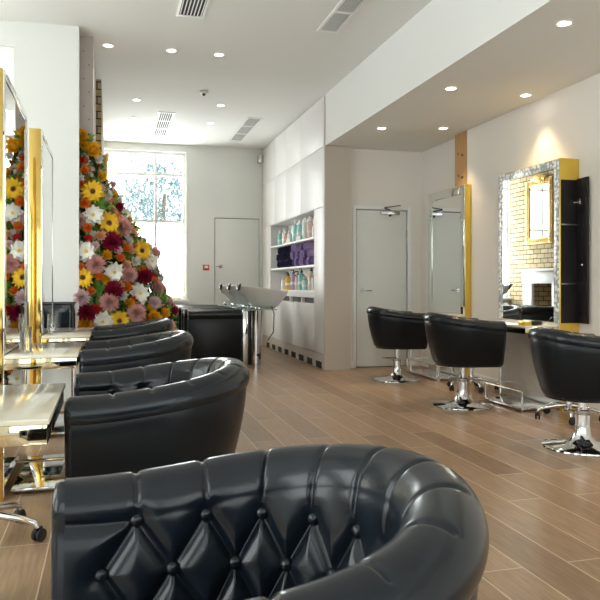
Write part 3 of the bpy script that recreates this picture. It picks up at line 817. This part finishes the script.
F = dict(y=fm('sunflower_petal', (.90, .52, .02)), yo=fm('marigold_petal', (.95, .47, .01)), brown=fm('seed_head', (.07, .035, .015)), ring=fm('seed_ring', (.40, .22, .02)), bur=fm('burgundy_petal', (.30, .004, .04)), pink=fm('pink_petal', (1.0, .54, .50)),
         mauve=fm('mauve_petal', (.95, .66, .68)), w=fm('white_petal', (.88, .88, .78)), wc=fm('yellow_centre', (.70, .50, .06)), o=fm('orange_petal', (.95, .22, .02)), red=fm('red_petal', (.72, .03, .02)), peach=fm('peach_petal', (.90, .48, .30)),
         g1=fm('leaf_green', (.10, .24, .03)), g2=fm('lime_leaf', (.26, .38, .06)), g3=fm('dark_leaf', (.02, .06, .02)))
def petal(b, q, L, w, cup, r0=0.0, tw=0, pts=5, tip=.0):
    L0 = r0; prev = None
    for i in range(pts+1):
        t = i/pts; ww = w*math.sin(PI*min(1, .12+t*.88)**(.9))*(1 if t < 1 else .2)+.0006
        x = L0+L*t; z = cup*L*(t*t)*.8-.1*L*t*0
        a = q @ Vector((x, -ww/2, z+.12*ww)); m_ = q @ Vector((x+.02*L, 0, z-.02*L)); c = q @ Vector((x, ww/2, z+.12*ww))
        cur = [b.b.verts.new(v) for v in (a, m_, c)]
        if prev:
            b.b.faces.new((prev[0], prev[1], cur[1], cur[0])); b.b.faces.new((prev[1], prev[2], cur[2], cur[1]))
        prev = cur
def ring_petals(b, n, L, w, cup, r0, z, tilt, jit=.12, ph=0):
    for k in range(n):
        a = 2*PI*k/n+ph+random.uniform(-jit, jit)
        q = Matrix.Translation((0, 0, z)) @ Matrix.Rotation(a, 4, 'Z') @ Matrix.Rotation(-tilt+random.uniform(-.1, .1), 4, 'Y')
        petal(b, q, L*random.uniform(.9, 1.08), w, cup, r0)
def f_sun():
    b = MB(); ring_petals(b, 16, .074, .034, -.15, .026, 0, .12); ring_petals(b, 14, .062, .030, -.1, .026, .006, .35, ph=.2)
    o = b.build('sunflower', F['y'], sharp=180, fix=False)
    MB().lathe([(.0, .017), (.015, .017), (.022, .013), (.029, .004), (.030, -.01)], 18).build('seed_head', F['ring'], o)
    MB().lathe([(.0, .024), (.009, .023), (.017, .017), (.018, .010)], 16).build('seed_centre', F['brown'], o)
    return o
def f_dahlia(nm, mt, dense=1):
    b = MB()
    for i in range(9):
        t = i/8; ring_petals(b, int(20-13*t), .092*(1-.60*t), .032*(1-.3*t), .4, .004, .035*t, -.05+1.3*t, ph=i*.37)
    return b.build(nm, F[mt], sharp=180, fix=False)
def f_mum(mt='pink'):
    b = MB()
    for i in range(12):
        t = i/11; ring_petals(b, int(34-22*t), .092*(1-.50*t), .017, .35, .004, .040*t, -.1+1.45*t, ph=i*.5, jit=.2)
    return b.build('chrysanthemum', F[mt], sharp=180, fix=False)
def f_daisy():
    b = MB(); ring_petals(b, 10, .088, .058, -.1, .006, 0, .10); ring_petals(b, 8, .072, .050, .1, .006, .008, .40, ph=.3)
    o = b.build('cosmos_flower', F['w'], sharp=180, fix=False)
    MB().ball((0, 0, .016), .014, (1, 1, .6), 12, 8).build('flower_centre', F['wc'], o)
    return o
def f_small(nm, mt):
    b = MB()
    for i in range(5):
        t = i/4; ring_petals(b, int(9-4*t), .050*(1-.45*t), .034*(1-.2*t), .7, .002, .014*t, .2+1.0*t, ph=i*.6)
    return b.build(nm, F[mt], sharp=180, fix=False)
def f_leaf(mt, nm='leaf_sprig'):
    b = MB()
    for k in range(6):
        q = Matrix.Rotation(random.uniform(0, 6.28), 4, 'Z') @ Matrix.Rotation(-random.uniform(.1, .9), 4, 'Y')
        petal(b, q, random.uniform(.09, .14), .05, -.2, .0)
    return b.build(nm, F[mt], sharp=180, fix=False)
proto = dict(s=(f_sun(), .100), d=(f_dahlia('dahlia', 'bur'), .095), p=(f_mum('pink'), .094), m=(f_mum('mauve'), .094), w=(f_daisy(), .090), k=(f_dahlia('peach_dahlia', 'peach'), .095),
             o=(f_small('ranunculus', 'o'), .045), y=(f_small('marigold', 'yo'), .045), r=(f_small('red_rosebud', 'red'), .045), v=(f_small('mauve_rosebud', 'mauve'), .045), q=(f_small('white_rosebud', 'w'), .045), h=(f_small('peach_rosebud', 'peach'), .045),
             g=(f_leaf('g1'), .11), l=(f_leaf('g2'), .11), n=(f_leaf('g3'), .11))
CAMZ = 1.1; sY = math.sin(math.atan(190/700)); cY = math.cos(math.atan(190/700))
# spots on the cascade's surface: bearing across it and height, read off the photograph
spots = [('y', 83, 138, 7), ('y', 88, 152, 8), ('s', 90.5, 193, 11), ('s', 106, 224, 11), ('y', 96, 178, 5), ('s', 139, 251, 10.5), ('s', 83, 278, 10), ('s', 118, 321, 10), ('y', 150, 317, 7), ('y', 160, 314, 6), ('y', 106, 256, 5), ('y', 85, 325, 7),
         ('d', 110, 243, 10), ('d', 115, 208, 5), ('d', 141, 277, 9), ('d', 112, 291, 9.5), ('d', 86, 313, 10.5), ('p', 118, 228, 10.5), ('p', 95, 265, 9.5), ('p', 126, 275, 8.5), ('p', 108, 302, 9.5), ('p', 134, 313, 9.5), ('p', 154, 288, 7.5), ('m', 81, 298, 8.5), ('m', 151, 303, 7),
         ('w', 92, 216, 10), ('w', 86, 252, 10.5), ('w', 113, 273, 9.5), ('w', 147, 262, 8), ('w', 137, 294, 10), ('w', 102, 322, 10), ('w', 80, 180, 6), ('q', 92, 161, 5), ('p', 80, 222, 7), ('o', 84, 172, 4), ('o', 82, 186, 4), ('o', 85, 205, 5), ('o', 87, 229, 4.5), ('r', 88, 239, 4), ('h', 99, 237, 5),
         ('o', 124, 249, 4), ('o', 118, 258, 4.5), ('o', 139, 270, 4), ('o', 98, 277, 4), ('o', 91, 291, 4), ('r', 96, 309, 5), ('r', 82, 162, 4), ('o', 80, 268, 5), ('v', 116, 251, 4.5), ('h', 124, 265, 4.5), ('v', 110, 186, 4), ('q', 101, 183, 4), ('q', 126, 241, 4), ('y', 130, 236, 4.5), ('o', 125, 287, 5), ('y', 105, 280, 4.5),
         ('h', 118, 286, 5), ('v', 95, 246, 4), ('q', 121, 296, 5), ('y', 128, 303, 5), ('w', 124, 216, 7), ('q', 132, 262, 5), ('r', 132, 300, 4), ('y', 84, 147, 5), ('l', 101, 172, 9), ('l', 103, 203, 8), ('g', 97, 208, 9), ('l', 130, 228, 9), ('l', 158, 296, 9), ('g', 100, 290, 9), ('l', 112, 314, 8), ('g', 161, 306, 8), ('g', 91, 302, 7),
         ('v', 97, 190, 5), ('q', 104, 196, 5), ('k', 90, 330, 8), ('s', 128, 333, 9), ('w', 150, 332, 9), ('l', 170, 318, 7)]
def put(kind, P_, N, s):
    src, r0 = proto[kind]
    src['used'] = 1
    o = src.copy(); col.objects.link(o); o.parent = arr
    o.location = P_-loc0; o.rotation_euler = (N.to_track_quat('Z', 'Y') @ Matrix.Rotation(random.uniform(0, 6.28), 4, 'Z').to_quaternion()).to_euler(); o.scale = (s/r0,)*3
    for ch in src.children:
        c = ch.copy(); col.objects.link(c); c.parent = o
    return o
small = []; placed = []
for kind, px, py, rp in spots:
    xc = (px-300)/700; D = Vector((sY+xc*cY, cY-xc*sY, -(py-284.5)/700)); best = None
    hit = None
    for i in range(400):
        P_ = Vector((0, 0, CAMZ))+D*(6.6+i*.005)
        a = xr(P_.z)-FC[0]-.02; bb = .55+.13*a
        if a > .02 and ((P_.x-FC[0])/a)**2+((P_.y-FC[1])/bb)**2 < 1: hit = P_; break
    if hit is None: hit = Vector((0, 0, CAMZ))+D*7.75; N = Vector((.5, -1, .2)).normalized()
    else:
        N = Vector(((hit.x-FC[0])/a**2, (hit.y-FC[1])/bb**2, 0)).normalized(); N = (N*.55+Vector((.02, -1, .12))*.6).normalized()
    s = rp*1.03/700*7.4; placed.append((hit, s))
    hit = hit+N*(.055+random.uniform(-.01, .02))
    if kind in 'gln': small.append((kind, hit-N*.03, N, s*1.1))
    else: put(kind, hit, N, s)
# fill the rest of the cascade, hidden sides and base included
cnt = 0
for tr in range(3000):
    if cnt >= 34: break
    z = random.uniform(.08, 2.4); th = random.uniform(-.5, 1.9); P_, N = surf(th, z); big = random.random() < .6
    s = random.uniform(.085, .105) if big else random.uniform(.04, .055)
    if any((P_-q).length < (s+r)*.86 for q, r in placed): continue
    if P_.x < (-.27 if P_.y < 7.15 else -.10): continue
    placed.append((P_, s)); put(random.choice('sdpwmwpk') if big else random.choice('oyrvqh'), P_+N*.05, N, s); cnt += 1
# the many little fillers and leaves: one uncountable mass
def bake(items, name):
    bm = bmesh.new(); slots = []
    me = bpy.data.meshes.new(name)
    for kind, P_, N, s in items:
        src, r0 = proto[kind]; mt = src.data.materials[0]
        if mt.name not in [x.name for x in slots]: slots.append(mt)
        idx = [x.name for x in slots].index(mt.name); n0 = len(bm.faces); nv = len(bm.verts)
        bm.from_mesh(src.data); bm.verts.ensure_lookup_table(); bm.faces.ensure_lookup_table()
        mx = Matrix.Translation(P_-loc0) @ (N.to_track_quat('Z', 'Y').to_matrix().to_4x4()) @ Matrix.Rotation(random.uniform(0, 6.28), 4, 'Z') @ Matrix.Scale(s/r0, 4)
        bmesh.ops.transform(bm, matrix=mx, verts=bm.verts[nv:])
        for f in bm.faces[n0:]: f.material_index = idx; f.smooth = True
    bm.to_mesh(me); bm.free()
    for x in slots: me.materials.append(x)
    o = bpy.data.objects.new(name, me); col.objects.link(o); o.parent = arr; o['kind'] = 'stuff'
    return o
bl = []
for i in range(900):
    z = random.uniform(.03, 2.52); th = random.uniform(-.9, 2.0); P_, N = surf(th, z)
    if P_.x < (-.27 if P_.y < 7.2 else -.14): continue
    N = (N+Vector((random.uniform(-.5, .5), random.uniform(-.5, .3), random.uniform(-.3, .5)))).normalized()
    small.append((random.choice('gglgn'), P_-N*.02, N, random.uniform(.07, .13)))
for i in range(520):
    z = random.uniform(.03, 2.50); th = random.uniform(-.7, 1.9); P_, N = surf(th, z)
    if P_.x < (-.27 if P_.y < 7.2 else -.14): continue
    bl.append((random.choice('oyrvqhqvhqqhvo'), P_+N*random.uniform(.0, .035), (N+Vector((random.uniform(-.4, .4), -.2, random.uniform(-.3, .3)))).normalized(), random.uniform(.026, .048)))
bake(small, 'leaves'); bake(bl, 'filler_blossoms')
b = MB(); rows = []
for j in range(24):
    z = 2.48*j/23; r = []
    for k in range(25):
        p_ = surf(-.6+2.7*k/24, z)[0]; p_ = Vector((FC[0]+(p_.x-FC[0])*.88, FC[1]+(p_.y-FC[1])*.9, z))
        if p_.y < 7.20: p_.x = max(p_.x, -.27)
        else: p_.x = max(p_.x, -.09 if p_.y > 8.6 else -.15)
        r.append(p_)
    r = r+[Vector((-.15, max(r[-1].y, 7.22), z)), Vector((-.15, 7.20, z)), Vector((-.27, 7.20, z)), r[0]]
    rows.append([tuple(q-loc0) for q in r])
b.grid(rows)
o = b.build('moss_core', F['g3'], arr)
for src, _ in proto.values():
    for ch in list(src.children): bpy.data.objects.remove(ch)
    bpy.data.objects.remove(src)

# ------------------------------------------------------------------ outside
struct('trim_6', MB().box(-30, 30, YB+.3, 60, -.3, -.2), 'paving')
e = empty('garden_tree', (1.35, 19.5, -.2), label='leafy tree in glare-paled blue-green seen through the back window', cat='tree')
MB().tube([(0, 0, 0), (.05, 0, 1.2), (0, .05, 2.6), (.1, 0, 3.8)], [.16, .13, .10, .04], 10).build('trunk', 'trunk', e)
b = MB()
for i in range(4200):
    while True:
        v = Vector((random.uniform(-1, 1), random.uniform(-1, 1), random.uniform(-1, 1)))
        if .25 < v.length < 1: break
    nn = noise.noise(v*2.6)
    if nn < -.12: continue
    v = v*(.92+.35*noise.noise(v*1.7+Vector((5, 0, 0))))
    P_ = Vector((v.x*1.45, v.y*1.2, 3.25+v.z*1.65)); q = Matrix.Translation(P_) @ Matrix.Rotation(random.uniform(0, 6.28), 4, 'Z') @ Matrix.Rotation(random.uniform(-1, 1.2), 4, 'Y')
    petal(b, q, random.uniform(.10, .20), .07, -.2, 0, pts=2)
o = b.build('foliage', 'ltree', e, sharp=180, fix=False)

# ------------------------------------------------------------------ light
wd = bpy.data.worlds.new('sky'); bpy.context.scene.world = wd; wd.use_nodes = True
wd.node_tree.nodes['Background'].inputs[0].default_value = (.96, .99, .98, 1); wd.node_tree.nodes['Background'].inputs[1].default_value = 2.8
def area(name, loc, rot, sx, sy, p, c=(.97, .99, .98)):
    l = bpy.data.lights.new(name, 'AREA'); l.shape = 'RECTANGLE'; l.size = sx; l.size_y = sy; l.energy = p; l.color = c
    o = bpy.data.objects.new(name, l); col.objects.link(o); o.location = loc; o.rotation_euler = rot
    return o
for n, (a, c) in enumerate(LW): area('daylight_left', (XL-.3, (a+c)/2, 1.9), (0, -PI/2, 0), 2.7, c-a, (24 if n < 2 else 10)*(c-a))
for n, (x0, x1) in enumerate(((-2.8, -.5), (-.1, 2.2), (2.6, 3.9))): area('daylight_front', ((x0+x1)/2, YF-.3, 1.85), (PI/2, 0, 0), x1-x0, 2.6, 3*(x1-x0), (1, .95, .88))
area('daylight_back', ((WX0+WX1)/2, YB+.45, 2.15), (-PI/2, 0, 0), 1.4, 2.5, 125)
def spot(x, y_, z, p, ang=1.35, blend=.8, c=(1, .76, .50)):
    l = bpy.data.lights.new('downlight_lamp', 'SPOT'); l.energy = p; l.spot_size = ang; l.spot_blend = blend; l.color = c; l.shadow_soft_size = .035
    o = bpy.data.objects.new('downlight_lamp', l); col.objects.link(o); o.location = (x, y_, z-.02)
for X, Y in ((3.0, 2.5), (3.0, 4.15), (3.0, 5.8), (3.0, 7.48), (3.79, 5.82), (3.68, 7.3), (3.7, 4.3)): spot(X, Y, SOF, 34 if X > 3.7 and Y == 5.82 else 30)
for X, Y in ((-.02, 7.43), (.62, 7.42), (1.12, 7.42), (.34, 9.52), (.35, 10.6), (1.46, 9.51), (1.47, 10.6), (1.47, 11.65)): spot(X, Y, H, 22, c=(1, .9, .78))

# ------------------------------------------------------------------ camera
cam = bpy.data.cameras.new('camera'); co = bpy.data.objects.new('camera', cam); col.objects.link(co)
cam.sensor_width = 36; cam.lens = 700/600*36; cam.shift_y = -15.5/600
co.location = (0, 0, CAMZ); co.rotation_euler = (PI/2, 0, -math.atan(190/700))
cam.clip_start = .05
sc = bpy.context.scene; sc.camera = co
sc.view_settings.view_transform = 'Standard'; sc.view_settings.look = 'None'; sc.view_settings.gamma = 1; sc.view_settings.exposure = 0.38
try: sc.view_settings.use_curve_mapping = False
except Exception: pass
